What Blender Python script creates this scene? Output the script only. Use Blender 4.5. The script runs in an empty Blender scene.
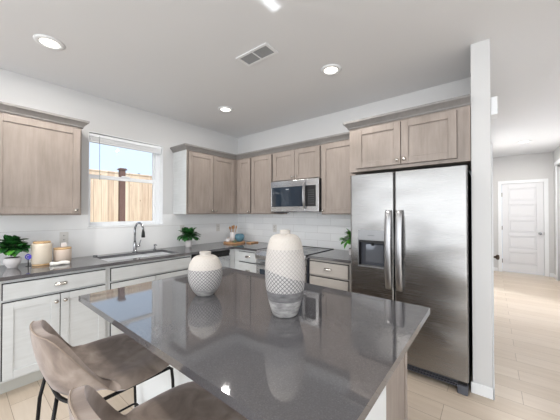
import bpy, bmesh, math, random
from math import sin, cos, pi, radians, sqrt
from mathutils import Vector, Matrix
random.seed(7)
SC = bpy.context.scene
COL = SC.collection

# ------------------------------------------------------------------ camera
cd = bpy.data.cameras.new('camera'); cam = bpy.data.objects.new('camera', cd); COL.objects.link(cam)
cd.sensor_width = 36; cd.lens = 263.74 / 560 * 36; cd.clip_start = 0.02
cam.location = (3.49, -3.1535, 1.3957)
cam.rotation_euler = (pi / 2 + 0.0097, 0, 0.6772)
SC.camera = cam

# ------------------------------------------------------------------ sky, sun, window light, exposure
w = bpy.data.worlds.new('sky'); SC.world = w; w.use_nodes = True
bg = w.node_tree.nodes['Background']; bg.inputs[0].default_value = (0.60, 0.75, 0.95, 1); bg.inputs[1].default_value = 1.35

def light(name, kind, loc, target, energy, color=(1, 1, 1), size=1, size_y=None, spread=None, angle=None):
    d = bpy.data.lights.new(name, kind); d.energy = energy; d.color = color
    if kind == 'AREA':
        d.size = size
        if size_y: d.shape = 'RECTANGLE'; d.size_y = size_y
        if spread: d.spread = spread
    if angle: d.angle = angle
    o = bpy.data.objects.new(name, d); COL.objects.link(o); o.location = loc
    o.rotation_euler = (Vector(target) - Vector(loc)).to_track_quat('-Z', 'Y').to_euler()
    return o
light('sun', 'SUN', (6, -3, 9), (-3, -0.6, 1), 3.8, (1, 0.95, 0.88), angle=0.01)
light('daylight_back', 'AREA', (4.0, -6.9, 1.35), (4.0, 0, 1.6), 190, (0.91, 0.955, 1.0), 7.8, 2.5)
light('daylight_side', 'AREA', (7.9, -3.4, 1.3), (0, -2.4, 1.6), 92, (0.91, 0.955, 1.0), 5.5, 2.3)
light('daylight_foyer', 'AREA', (7.7, 1.6, 1.2), (3.8, 4.0, 0.5), 75, (0.92, 0.95, 1.0), 1.6, 1.6, spread=radians(80))
SC.view_settings.view_transform = 'Standard'; SC.view_settings.look = 'None'
SC.view_settings.gamma = 1; SC.view_settings.use_curve_mapping = False
SC.view_settings.exposure = 0.12

# ------------------------------------------------------------------ materials
def lin(c):
    f = lambda v: (v / 255) / 12.92 if v / 255 <= 0.04045 else ((v / 255 + 0.055) / 1.055) ** 2.4
    return (f(c[0]), f(c[1]), f(c[2]), 1)
class Mat:
    def __init__(s, name):
        s.m = bpy.data.materials.new(name); s.m.use_nodes = True
        s.t = s.m.node_tree; s.b = s.t.nodes['Principled BSDF']
    def n(s, kind, **kw):
        nd = s.t.nodes.new(kind)
        for k, v in kw.items():
            if hasattr(nd, k) and not isinstance(v, tuple): setattr(nd, k, v)
            else: nd.inputs[k].default_value = v
        return nd
    def l(s, a, b): s.t.links.new(a, b)
    def coords(s, scale=(1, 1, 1), rot=(0, 0, 0), src='Object'):
        c = s.n('ShaderNodeTexCoord'); mp = s.n('ShaderNodeMapping')
        mp.inputs['Scale'].default_value = scale; mp.inputs['Rotation'].default_value = rot
        s.l(c.outputs[src], mp.inputs['Vector']); return mp.outputs['Vector']
    def ramp(s, fac, stops):
        r = s.n('ShaderNodeValToRGB'); e = r.color_ramp.elements
        while len(e) < len(stops): e.new(0.5)
        for i, (p, c) in enumerate(stops): e[i].position = p; e[i].color = lin(c) if len(c) == 3 else c
        s.l(fac, r.inputs['Fac']); return r.outputs['Color']
    def bump(s, h, strength=0.2, dist=0.002):
        b = s.n('ShaderNodeBump'); b.inputs['Strength'].default_value = strength; b.inputs['Distance'].default_value = dist
        s.l(h, b.inputs['Height']); s.l(b.outputs['Normal'], s.b.inputs['Normal'])
def simple(name, c, rough=0.5, metal=0.0, coat=0.0, noise=0.0, nscale=30, spec=0.5, emit=None, bump=0.0):
    M = Mat(name); b = M.b
    b.inputs['Base Color'].default_value = lin(c); b.inputs['Roughness'].default_value = rough
    b.inputs['Metallic'].default_value = metal; b.inputs['Coat Weight'].default_value = coat
    b.inputs['Specular IOR Level'].default_value = spec
    if noise or bump:
        nz = M.n('ShaderNodeTexNoise'); nz.inputs['Scale'].default_value = nscale; nz.inputs['Detail'].default_value = 4
        M.l(M.coords(), nz.inputs['Vector'])
        if noise:
            lo = tuple(max(0, v * (1 - noise)) for v in c); hi = tuple(min(255, v * (1 + noise)) for v in c)
            M.l(M.ramp(nz.outputs['Fac'], [(0.3, lo), (0.7, hi)]), b.inputs['Base Color'])
        if bump: M.bump(nz.outputs['Fac'], bump)
    if emit:
        b.inputs['Emission Color'].default_value = lin(c); b.inputs['Emission Strength'].default_value = emit
    return M.m
def wood(name, lo, hi, rough=0.42, scale=(22, 22, 2.2), spec=0.5, coat=0.0):
    M = Mat(name)
    nz = M.n('ShaderNodeTexNoise'); nz.inputs['Scale'].default_value = 1.6; nz.inputs['Detail'].default_value = 8; nz.inputs['Roughness'].default_value = 0.62
    M.l(M.coords(scale), nz.inputs['Vector'])
    n2 = M.n('ShaderNodeTexNoise'); n2.inputs['Scale'].default_value = 2.5; n2.inputs['Detail'].default_value = 3
    M.l(M.coords((1.6, 1.6, 1.0)), n2.inputs['Vector'])
    ad = M.n('ShaderNodeMath', operation='ADD'); mu = M.n('ShaderNodeMath', operation='MULTIPLY'); mu.inputs[1].default_value = 0.5
    M.l(nz.outputs['Fac'], ad.inputs[0]); M.l(n2.outputs['Fac'], ad.inputs[1]); M.l(ad.outputs[0], mu.inputs[0])
    M.l(M.ramp(mu.outputs[0], [(0.33, lo), (0.66, hi)]), M.b.inputs['Base Color'])
    M.b.inputs['Roughness'].default_value = rough; M.b.inputs['Specular IOR Level'].default_value = spec
    M.b.inputs['Coat Weight'].default_value = coat; M.b.inputs['Coat Roughness'].default_value = 0.25
    M.bump(nz.outputs['Fac'], 0.08, 0.001)
    return M.m
def steel(name, c, rough=0.28, axis='z', wave=0.0):
    M = Mat(name); b = M.b
    b.inputs['Base Color'].default_value = lin(c); b.inputs['Metallic'].default_value = 1
    sc = {'z': (160, 160, 1.5), 'x': (1.5, 160, 160)}[axis]
    nz = M.n('ShaderNodeTexNoise'); nz.inputs['Scale'].default_value = 3; nz.inputs['Detail'].default_value = 3
    M.l(M.coords(sc), nz.inputs['Vector'])
    mr = M.n('ShaderNodeMapRange'); mr.inputs['To Min'].default_value = rough * 0.93; mr.inputs['To Max'].default_value = rough * 1.07
    M.l(nz.outputs['Fac'], mr.inputs['Value']); M.l(mr.outputs[0], b.inputs['Roughness'])
    if wave:
        wv = M.n('ShaderNodeTexNoise'); wv.inputs['Scale'].default_value = 1.6; wv.inputs['Detail'].default_value = 0
        M.l(M.coords((1.4, 1, 3.2)), wv.inputs['Vector']); M.bump(wv.outputs['Fac'], wave, 0.03)
    return M.m
def tile_mat(name, rot):
    M = Mat(name)
    bt = M.n('ShaderNodeTexBrick'); bt.offset = 0.5
    bt.inputs['Color1'].default_value = lin((246, 247, 247)); bt.inputs['Color2'].default_value = lin((240, 241, 242))
    bt.inputs['Mortar'].default_value = lin((214, 214, 213)); bt.inputs['Scale'].default_value = 1
    bt.inputs['Mortar Size'].default_value = 0.0022; bt.inputs['Mortar Smooth'].default_value = 0.3
    bt.inputs['Brick Width'].default_value = 0.405; bt.inputs['Row Height'].default_value = 0.1017
    M.l(M.coords((1, 1, 1), rot), bt.inputs['Vector'])
    M.l(bt.outputs['Color'], M.b.inputs['Base Color'])
    iv = M.n('ShaderNodeMath', operation='SUBTRACT'); iv.inputs[0].default_value = 1; M.l(bt.outputs['Fac'], iv.inputs[1])
    M.bump(iv.outputs[0], 0.5, 0.0015); M.b.inputs['Roughness'].default_value = 0.22
    return M.m
def floor_mat():
    M = Mat('light_oak_planks')
    co = M.coords()
    bt = M.n('ShaderNodeTexBrick'); bt.offset = 0.37; bt.offset_frequency = 2
    bt.inputs['Color1'].default_value = (0.2, 0.2, 0.2, 1); bt.inputs['Color2'].default_value = (0.8, 0.8, 0.8, 1)
    bt.inputs['Mortar'].default_value = (0.0, 0.0, 0.0, 1); bt.inputs['Scale'].default_value = 1
    bt.inputs['Mortar Size'].default_value = 0.0016; bt.inputs['Brick Width'].default_value = 1.22; bt.inputs['Row Height'].default_value = 0.18
    M.l(co, bt.inputs['Vector'])
    nz = M.n('ShaderNodeTexNoise'); nz.inputs['Scale'].default_value = 1.5; nz.inputs['Detail'].default_value = 7; nz.inputs['Roughness'].default_value = 0.6
    M.l(M.coords((1.6, 17, 1)), nz.inputs['Vector'])
    mx = M.n('ShaderNodeMixRGB', blend_type='MIX'); mx.inputs['Fac'].default_value = 0.55
    M.l(bt.outputs['Color'], mx.inputs['Color1']); M.l(nz.outputs['Fac'], mx.inputs['Color2'])
    c = M.ramp(mx.outputs['Color'], [(0.3, (200, 184, 165)), (0.5, (211, 196, 179)), (0.72, (219, 206, 190))])
    m2 = M.n('ShaderNodeMixRGB', blend_type='MIX'); M.l(bt.outputs['Fac'], m2.inputs['Fac']); M.l(c, m2.inputs['Color1'])
    m2.inputs['Color2'].default_value = lin((150, 132, 112)); M.l(m2.outputs['Color'], M.b.inputs['Base Color'])
    M.b.inputs['Roughness'].default_value = 0.34; M.b.inputs['Specular IOR Level'].default_value = 0.45
    M.bump(nz.outputs['Fac'], 0.05, 0.001)
    return M.m
def quartz_mat():
    M = Mat('grey_quartz')
    vz = M.n('ShaderNodeTexNoise'); vz.inputs['Scale'].default_value = 260; vz.inputs['Detail'].default_value = 2
    M.l(M.coords(), vz.inputs['Vector'])
    M.l(M.ramp(vz.outputs['Fac'], [(0.35, (84, 83, 86)), (0.62, (92, 91, 94)), (0.75, (104, 103, 106))]), M.b.inputs['Base Color'])
    M.b.inputs['Roughness'].default_value = 0.045; M.b.inputs['IOR'].default_value = 2.15
    return M.m
def fabric_mat():
    M = Mat('taupe_velvet')
    nz = M.n('ShaderNodeTexNoise'); nz.inputs['Scale'].default_value = 11; nz.inputs['Detail'].default_value = 6; nz.inputs['Distortion'].default_value = 0.6
    M.l(M.coords(), nz.inputs['Vector'])
    M.l(M.ramp(nz.outputs['Fac'], [(0.28, (116, 103, 95)), (0.5, (144, 130, 120)), (0.72, (168, 155, 145))]), M.b.inputs['Base Color'])
    M.b.inputs['Roughness'].default_value = 0.85; M.b.inputs['Sheen Weight'].default_value = 0.7; M.b.inputs['Sheen Roughness'].default_value = 0.4
    M.b.inputs['Sheen Tint'].default_value = lin((225, 220, 225))
    n2 = M.n('ShaderNodeTexNoise'); n2.inputs['Scale'].default_value = 300; M.l(M.coords(), n2.inputs['Vector']); M.bump(n2.outputs['Fac'], 0.15)
    return M.m
def leaf_mat(name, lo, hi):
    M = Mat(name)
    nz = M.n('ShaderNodeTexNoise'); nz.inputs['Scale'].default_value = 25
    M.l(M.coords(), nz.inputs['Vector']); M.l(M.ramp(nz.outputs['Fac'], [(0.35, lo), (0.65, hi)]), M.b.inputs['Base Color'])
    M.b.inputs['Roughness'].default_value = 0.32; M.b.inputs['Subsurface Weight'].default_value = 0.05
    return M.m
def glass_mat():
    m = bpy.data.materials.new('window_glass'); m.use_nodes = True; t = m.node_tree
    for n in list(t.nodes): t.nodes.remove(n)
    o = t.nodes.new('ShaderNodeOutputMaterial'); mx = t.nodes.new('ShaderNodeMixShader'); tr = t.nodes.new('ShaderNodeBsdfTransparent')
    g = t.nodes.new('ShaderNodeBsdfGlossy'); g.inputs['Roughness'].default_value = 0.02; fr = t.nodes.new('ShaderNodeFresnel'); fr.inputs['IOR'].default_value = 1.3
    t.links.new(fr.outputs[0], mx.inputs[0]); t.links.new(tr.outputs[0], mx.inputs[1]); t.links.new(g.outputs[0], mx.inputs[2]); t.links.new(mx.outputs[0], o.inputs[0])
    return m
def fence_mat():
    M = Mat('cedar_boards'); 
    bt = M.n('ShaderNodeTexBrick'); bt.offset = 0
    bt.inputs['Color1'].default_value = (0.1, 0.1, 0.1, 1); bt.inputs['Color2'].default_value = (0.9, 0.9, 0.9, 1); bt.inputs['Mortar'].default_value = (0, 0, 0, 1)
    bt.inputs['Scale'].default_value = 1; bt.inputs['Mortar Size'].default_value = 0.0; bt.inputs['Brick Width'].default_value = 0.14; bt.inputs['Row Height'].default_value = 20
    M.l(M.coords((1, 1, 1), (radians(0), radians(0), radians(90))), bt.inputs['Vector'])
    nz = M.n('ShaderNodeTexNoise'); nz.inputs['Scale'].default_value = 2; nz.inputs['Detail'].default_value = 7; M.l(M.coords((1, 16, 1.1)), nz.inputs['Vector'])
    mx = M.n('ShaderNodeMixRGB'); mx.inputs['Fac'].default_value = 0.6; M.l(bt.outputs['Color'], mx.inputs['Color1']); M.l(nz.outputs['Fac'], mx.inputs['Color2'])
    c = M.ramp(mx.outputs['Color'], [(0.25, (196, 168, 146)), (0.5, (224, 203, 178)), (0.75, (238, 224, 204))])
    vo = M.n('ShaderNodeTexVoronoi'); vo.inputs['Scale'].default_value = 3.2; M.l(M.coords((1, 2.2, 1)), vo.inputs['Vector'])
    k = M.ramp(vo.outputs['Distance'], [(0.03, (130, 85, 55)), (0.075, (255, 255, 255))])
    m3 = M.n('ShaderNodeMixRGB', blend_type='MULTIPLY'); m3.inputs['Fac'].default_value = 1; M.l(c, m3.inputs['Color1']); M.l(k, m3.inputs['Color2'])
    M.l(m3.outputs['Color'], M.b.inputs['Base Color']); M.b.inputs['Roughness'].default_value = 0.8
    return M.m
def vase_mat(name, z1, z2, z3, z4, slope=0.0, scale=1.0):
    """bands by the vase's own height: cream rib above z1, dotted z1-z2, dark diamond net z2-z3, dark wash z3-z4, pale wash below"""
    M = Mat(name); tc = M.n('ShaderNodeTexCoord'); sp = M.n('ShaderNodeSeparateXYZ'); M.l(tc.outputs['Object'], sp.inputs[0])
    def mth(op, a, b=None):
        nd = M.n('ShaderNodeMath', operation=op)
        for i, v in enumerate((a, b)):
            if v is None: continue
            if isinstance(v, (int, float)): nd.inputs[i].default_value = v
            else: M.l(v, nd.inputs[i])
        return nd.outputs[0]
    X, Y, Z = sp.outputs
    th = mth('ARCTAN2', Y, X)
    K = 15.0
    a = mth('ADD', mth('MULTIPLY', th, K / pi * 1.0), mth('MULTIPLY', Z, 52 / scale)); b = mth('SUBTRACT', mth('MULTIPLY', th, K / pi), mth('MULTIPLY', Z, 52 / scale))
    fa = mth('ABSOLUTE', mth('SUBTRACT', mth('FRACT', a), 0.5)); fb = mth('ABSOLUTE', mth('SUBTRACT', mth('FRACT', b), 0.5))
    net = mth('MINIMUM', fa, fb)                        # 0 on the net lines
    line = mth('GREATER_THAN', net, 0.11)
    dots = mth('GREATER_THAN', net, 0.07)
    nz = M.n('ShaderNodeTexNoise'); nz.inputs['Scale'].default_value = 22; nz.inputs['Detail'].default_value = 5; M.l(M.coords((1, 1, 3)), nz.inputs['Vector'])
    def mix(f, c1, c2):
        nd = M.n('ShaderNodeMixRGB'); M.l(f, nd.inputs['Fac'])
        for s_, c in (('Color1', c1), ('Color2', c2)):
            if isinstance(c, tuple): nd.inputs[s_].default_value = lin(c)
            else: M.l(c, nd.inputs[s_])
        return nd.outputs['Color']
    wash = M.ramp(nz.outputs['Fac'], [(0.3, (122, 120, 120)), (0.7, (186, 184, 182))])
    dark = M.ramp(nz.outputs['Fac'], [(0.3, (84, 83, 85)), (0.7, (128, 126, 127))])
    cN = mix(line, (104, 102, 104), (186, 183, 181))
    cD = mix(dots, (158, 154, 150), (196, 191, 187))
    zs = mth('ADD', Z, mth('MULTIPLY', X, slope))
    c = mix(mth('GREATER_THAN', Z, z4), wash, dark) if z4 > 0 else wash
    c = mix(mth('GREATER_THAN', Z, z3), c, cN)
    c = mix(mth('GREATER_THAN', zs, z2), c, cD)
    c = mix(mth('GREATER_THAN', Z, z1), c, (202, 196, 189))
    M.l(c, M.b.inputs['Base Color']); M.b.inputs['Roughness'].default_value = 0.75
    rib = mth('SINE', mth('MULTIPLY', Z, 420.0))
    M.bump(mth('ADD', mth('MULTIPLY', net, 2.0), mth('MULTIPLY', rib, 0.18)), 0.5, 0.003)
    return M.m

m_wall = simple('wall_paint', (212, 212, 212), 0.75, bump=0.03, nscale=120)
m_ceil = simple('ceiling_paint', (230, 231, 233), 0.9, bump=0.05, nscale=150)
m_white = simple('white_trim_paint', (240, 242, 244), 0.4)
m_vinyl = simple('white_vinyl', (246, 249, 252), 0.35)
m_door = simple('white_door_paint', (228, 229, 232), 0.42)
m_floor = floor_mat(); m_quartz = quartz_mat()
m_tileA = tile_mat('white_tile_left', (radians(-90), 0, radians(-90))); m_tileB = tile_mat('white_tile_back', (radians(-90), 0, 0))
m_wood = wood('taupe_stained_wood', (137, 127, 119), (164, 152, 144))
m_crown = wood('taupe_moulding', (122, 119, 117), (140, 137, 135))
m_pale = wood('pale_greige_wood', (200, 202, 202), (216, 219, 220), rough=0.38, scale=(3, 3, 26))
m_paleR = wood('light_greige_wood', (184, 178, 172), (202, 197, 191), rough=0.38, scale=(3, 3, 26))
m_dark = simple('gap_shadow', (38, 34, 32), 0.8)
m_kick = simple('toe_kick_board', (196, 196, 190), 0.5)
m_nickel = simple('satin_nickel', (196, 192, 186), 0.25, 1.0)
m_chrome = simple('brushed_chrome', (170, 172, 176), 0.16, 1.0)
m_ss = steel('stainless_steel', (150, 149, 148), 0.27, 'x', wave=0.4)
m_ssr = steel('stainless_trim', (205, 206, 208), 0.26, 'x')
m_sshandle = steel('stainless_handle', (172, 172, 174), 0.34, 'z')
m_black = simple('black_plastic', (22, 22, 24), 0.35)
m_blackglass = simple('black_glass', (44, 54, 66), 0.05, spec=1.0)
m_grill = simple('dark_grey_plastic', (70, 72, 80), 0.45)
m_fabric = fabric_mat(); m_frame = simple('black_metal', (24, 24, 26), 0.4, 0.6)
m_seam = simple('seam_thread', (158, 143, 130), 0.8)
m_leaf = leaf_mat('glossy_leaf', (22, 62, 30), (58, 124, 58)); m_leaf2 = leaf_mat('bright_leaf', (40, 100, 36), (96, 168, 66))
m_stem = simple('plant_stem', (70, 96, 52), 0.6)
m_ceramic = simple('white_ceramic', (226, 222, 222), 0.3, noise=0.03, nscale=12)
m_cream = simple('cream_ceramic', (226, 214, 196), 0.35, noise=0.03, nscale=9)
m_pink = simple('blush_ceramic', (214, 198, 184), 0.4, noise=0.04, nscale=9)
m_bamboo = wood('bamboo_wood', (196, 158, 112), (222, 188, 142), scale=(3, 3, 20))
m_board = wood('acacia_board', (176, 128, 86), (206, 160, 116), scale=(4, 16, 4))
m_blue = simple('blue_glazed_ceramic', (92, 134, 152), 0.2, noise=0.12, nscale=14)
m_cloth = simple('white_cloth', (238, 236, 230), 0.85)
m_soil = simple('potting_soil', (52, 40, 32), 0.95, noise=0.2)
m_outlet = simple('outlet_plastic', (220, 218, 214), 0.4)
m_glass = glass_mat(); m_fence = fence_mat(); m_post = wood('dark_stained_post', (96, 72, 66), (120, 92, 84), rough=0.8)
m_bronze = simple('dark_bronze', (92, 80, 72), 0.3, 1.0)
m_purple = simple('indigo_spot', (70, 52, 190), 0.25); m_lens = simple('lamp_lens', (255, 250, 240), 0.5, emit=3.0)
m_grass = simple('lawn', (92, 116, 60), 0.95, noise=0.3, nscale=3)
m_soilground = m_grass
m_louver = simple('vent_grey', (150, 152, 154), 0.5)
m_plaster = simple('island_white_paint', (226, 229, 230), 0.5)
m_label = simple('white_print', (176, 180, 188), 0.5); m_text = simple('grey_print', (120, 122, 126), 0.5)

# ------------------------------------------------------------------ geometry helpers
class MB:
    def __init__(s): s.bm = bmesh.new()
    def box(s, x0, x1, y0, y1, z0, z1):
        r = bmesh.ops.create_cube(s.bm, size=1); c = Vector(((x0 + x1) / 2, (y0 + y1) / 2, (z0 + z1) / 2))
        for v in r['verts']: v.co = Vector((v.co.x * (x1 - x0), v.co.y * (y1 - y0), v.co.z * (z1 - z0))) + c
        return s
    def lathe(s, prof, c=(0, 0, 0), seg=32, axis='z', smooth=True):
        rings = []
        for (r, h) in prof:
            ring = []
            for i in range(seg):
                a = 2 * pi * i / seg; p = (r * cos(a), r * sin(a), h)
                if axis == 'y': p = (p[0], -h, p[1])
                if axis == 'x': p = (h, p[0], p[1])
                ring.append(s.bm.verts.new(Vector(p) + Vector(c)))
            rings.append(ring)
        for a, b in zip(rings, rings[1:]):
            for i in range(seg):
                f = s.bm.faces.new((a[i], a[(i + 1) % seg], b[(i + 1) % seg], b[i])); f.smooth = smooth
        s.bm.faces.new(list(reversed(rings[0]))); s.bm.faces.new(rings[-1])
        return s
    def cyl(s, r, h0, h1, c=(0, 0, 0), seg=24, axis='z'): return s.lathe([(r, h0), (r, h1)], c, seg, axis)
    def tube(s, pts, r, seg=10, closed=False):
        pts = [Vector(p) for p in pts]; n = len(pts); rings = []
        up = None
        for i, p in enumerate(pts):
            a = pts[(i - 1) % n] if (closed or i > 0) else p; b = pts[(i + 1) % n] if (closed or i < n - 1) else p
            t = (b - a).normalized()
            if up is None: up = Vector((0, 0, 1)) if abs(t.z) < 0.9 else Vector((1, 0, 0))
            sx = t.cross(up).normalized(); up = sx.cross(t).normalized()
            rr = r[i] if isinstance(r, (list, tuple)) else r
            rings.append([s.bm.verts.new(p + (sx * cos(2 * pi * k / seg) + up * sin(2 * pi * k / seg)) * rr) for k in range(seg)])
        pr = list(zip(rings, rings[1:])) + ([(rings[-1], rings[0])] if closed else [])
        for a, b in pr:
            for k in range(seg):
                f = s.bm.faces.new((a[k], a[(k + 1) % seg], b[(k + 1) % seg], b[k])); f.smooth = True
        if not closed: s.bm.faces.new(list(reversed(rings[0]))); s.bm.faces.new(rings[-1])
        return s
    def prism(s, poly, h0, h1, plane='xy'):
        def P(a, b, h): return {'xy': (a, b, h), 'xz': (a, h, b), 'yz': (h, a, b)}[plane]
        A = [s.bm.verts.new(P(a, b, h0)) for a, b in poly]; B = [s.bm.verts.new(P(a, b, h1)) for a, b in poly]
        n = len(poly)
        for i in range(n): s.bm.faces.new((A[i], A[(i + 1) % n], B[(i + 1) % n], B[i]))
        s.bm.faces.new(list(reversed(A))); s.bm.faces.new(B); return s
    def sweep(s, prof, path):
        """prof: (outward, up) points; path: list of (x,y) with outward normals handled at the mitres"""
        n = len(path); rings = []
        for i, p in enumerate(path):
            p = Vector(p); ns = []
            if i > 0: d = (p - Vector(path[i - 1])).normalized(); ns.append(Vector((d.y, -d.x)))
            if i < n - 1: d = (Vector(path[i + 1]) - p).normalized(); ns.append(Vector((d.y, -d.x)))
            m = sum(ns, Vector((0, 0))).normalized(); k = 1 / max(0.3, m.dot(ns[0])); 
            rings.append([s.bm.verts.new((p.x + m.x * k * o, p.y + m.y * k * o, z)) for o, z in prof])
        L = len(prof)
        for a, b in zip(rings, rings[1:]):
            for k in range(L): s.bm.faces.new((a[k], a[(k + 1) % L], b[(k + 1) % L], b[k]))
        s.bm.faces.new(list(reversed(rings[0]))); s.bm.faces.new(rings[-1]); return s
    def build(s, name, mat, parent=None, bevel=0.0, loc=None, seg=2):
        bmesh.ops.recalc_face_normals(s.bm, faces=s.bm.faces)
        me = bpy.data.meshes.new(name); s.bm.to_mesh(me); s.bm.free(); me.materials.append(mat)
        o = bpy.data.objects.new(name, me); COL.objects.link(o)
        if parent is not None: o.parent = parent
        if loc: o.location = loc
        if bevel:
            b = o.modifiers.new('bevel', 'BEVEL'); b.width = bevel; b.segments = seg; b.limit_method = 'ANGLE'; b.angle_limit = radians(40)
        return o
def tag(o, label, cat, group=None, kind=None):
    o['label'] = label; o['category'] = cat
    if group: o['group'] = group
    if kind: o['kind'] = kind
    return o
def thing(name, label, cat, loc=(0, 0, 0), rz=0.0, group=None):
    o = bpy.data.objects.new(name, None); COL.objects.link(o); o.location = loc; o.rotation_euler = (0, 0, rz); o.empty_display_size = 0.1
    return tag(o, label, cat, group)
def struct(o): o['kind'] = 'structure'; return o
def copy_tree(o, parent=None):
    c = o.copy(); COL.objects.link(c)
    if parent is not None: c.parent = parent
    for ch in [x for x in bpy.data.objects if x.parent == o]: copy_tree(ch, c)
    return c

H = 2.714
# ------------------------------------------------------------------ the room
struct(MB().box(-0.2, 8.2, -7.2, 5.4, -0.12, 0).build('floor', m_floor))
struct(MB().box(-0.2, 8.2, -7.2, 5.4, H, H + 0.3).build('ceiling', m_ceil))
WY0, WY1, WZ0, WZ1 = -2.207, -1.358, 1.226, 2.30
wl = MB().box(-0.2, 0, -7.2, WY0, 0, H).box(-0.2, 0, WY1, 0.2, 0, H).box(-0.2, 0, WY0, WY1, 0, WZ0).box(-0.2, 0, WY0, WY1, WZ1, H)
struct(wl.build('wall_left', m_wall))
struct(MB().box(0, 3.366, 0, 0.12, 0, H).build('wall_back', m_wall))
struct(MB().box(3.366, 3.485, -0.609, 0.12, 0, H).box(3.366, 3.485, 0.12, 0.50, 0, H).box(3.366, 3.485, 1.36, 5.0, 0, H).box(3.366, 3.485, 0.50, 1.36, 2.06, H).build('wall_hall_left', m_wall))
struct(MB().box(3.366, 3.67, 5.0, 5.15, 0, H).box(4.38, 8.0, 5.0, 5.15, 0, H).box(3.67, 4.38, 5.0, 5.15, 2.07, H).build('wall_hall_end', m_wall))
struct(MB().box(4.53, 4.65, 4.62, 5.0, 0, H).box(4.53, 4.65, 2.7, 3.0, 0, H).box(4.53, 4.65, 3.0, 4.62, 2.36, H).box(4.65, 8.0, 2.7, 2.82, 0, H).build('wall_hall_right', m_wall))
struct(MB().box(8.0, 8.2, -7.2, 5.4, 0, H).build('wall_right', m_wall))
struct(MB().box(0, 8.0, -7.2, -7.0, 0, H).build('wall_front', m_wall))
struct(MB().box(3.354, 3.497, -0.621, -0.609, 0, 0.085).box(3.485, 3.497, -0.621, 0.42, 0, 0.085).box(3.485, 3.497, 1.44, 5.0, 0, 0.085).build('baseboard_hall', m_white, bevel=0.004))
struct(MB().box(3.485, 3.59, 4.988, 5.0, 0, 0.085).box(4.46, 4.53, 4.988, 5.0, 0, 0.085).box(4.518, 4.53, 4.7, 5.0, 0, 0.085).build('baseboard_end', m_white, bevel=0.004))
# tile bands
struct(MB().box(0, 0.008, -4.2, -0.008, 0.914, WZ0 - 0.002).box(0, 0.008, -4.2, WY0 - 0.002, WZ0 - 0.002, 1.372).box(0, 0.008, WY1 + 0.002, -0.008, WZ0 - 0.002, 1.372).build('backsplash_left', m_tileA))
struct(MB().box(0, 3.366, -0.008, 0, 0.914, 1.85).build('backsplash_back', m_tileB))

# ------------------------------------------------------------------ kitchen window (vinyl single hung)
wf = MB()
X0, X1 = -0.15, -0.085
wf.box(X0, X1, WY0, WY0 + 0.016, WZ0, WZ1).box(X0, X1, WY1 - 0.055, WY1, WZ0, WZ1).box(X0, X1, WY0 + 0.016, WY1 - 0.055, WZ0, WZ0 + 0.03).box(X0, X1, WY0 + 0.016, WY1 - 0.055, WZ1 - 0.04, WZ1)
win = struct(wf.build('window_1', m_vinyl, bevel=0.003))
ya, yb = WY0 + 0.016, WY1 - 0.055
s1 = MB(); za, zb = WZ0 + 0.03, 1.835
s1.box(-0.12, -0.09, ya, ya + 0.03, za, zb).box(-0.12, -0.09, yb - 0.032, yb, za, zb).box(-0.12, -0.09, ya + 0.03, yb - 0.032, za, za + 0.03).box(-0.12, -0.09, ya + 0.03, yb - 0.032, zb - 0.045, zb)
s1.build('lower_sash', m_vinyl, win, bevel=0.003)
MB().box(-0.108, -0.104, ya + 0.03, yb - 0.032, za + 0.03, zb - 0.045).build('lower_pane', m_glass, win)
s2 = MB(); za2, zb2 = 1.80, WZ1 - 0.04
s2.box(-0.148, -0.122, ya, ya + 0.022, za2, zb2).box(-0.148, -0.122, yb - 0.025, yb, za2, zb2).box(-0.148, -0.122, ya + 0.022, yb - 0.025, zb2 - 0.02, zb2).box(-0.148, -0.122, ya + 0.022, yb - 0.025, za2, za2 + 0.03)
s2.build('upper_sash', m_vinyl, win, bevel=0.003)
MB().box(-0.137, -0.133, ya + 0.022, yb - 0.025, za2 + 0.03, zb2 - 0.02).build('upper_pane', m_glass, win)
MB().box(-0.09, -0.072, -1.84, -1.75, zb, zb + 0.012).build('sash_lock', m_vinyl, win)
# drywall return lining
struct(MB().box(-0.084, 0.003, WY0 - 0.001, WY0 + 0.006, WZ0, WZ1).box(-0.084, 0.003, WY1 - 0.006, WY1 + 0.001, WZ0, WZ1).box(-0.084, 0.003, WY0, WY1, WZ1 - 0.006, WZ1 + 0.001).build('trim_1', m_white))
struct(MB().box(-0.084, 0.012, WY0 - 0.008, WY1 + 0.008, WZ0 - 0.004, WZ0 + 0.014).build('trim_2', m_white, bevel=0.003))
bl = thing('window_blind', 'raised white horizontal blind stacked at the top of the window above the sink', 'blind', (-0.04, -1.783, 2.29))
MB().box(-0.025, 0.025, -0.412, 0.412, -0.035, 0.0).build('headrail', m_vinyl, bl, bevel=0.003)
sl = MB()
for i in range(11): sl.box(-0.024, 0.024, -0.408, 0.408, -0.041 - i * 0.0042, -0.038 - i * 0.0042)
sl.build('slat_stack', m_white, bl); MB().box(-0.024, 0.024, -0.408, 0.408, -0.096, -0.085).build('bottom_rail', m_vinyl, bl, bevel=0.003)
MB().tube([(0.028, -0.315, -0.02), (0.03, -0.314, -0.3), (0.03, -0.314, -0.52)], 0.0028, 8).build('tilt_wand', simple('clear_wand', (150, 156, 160), 0.3), bl)

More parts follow.
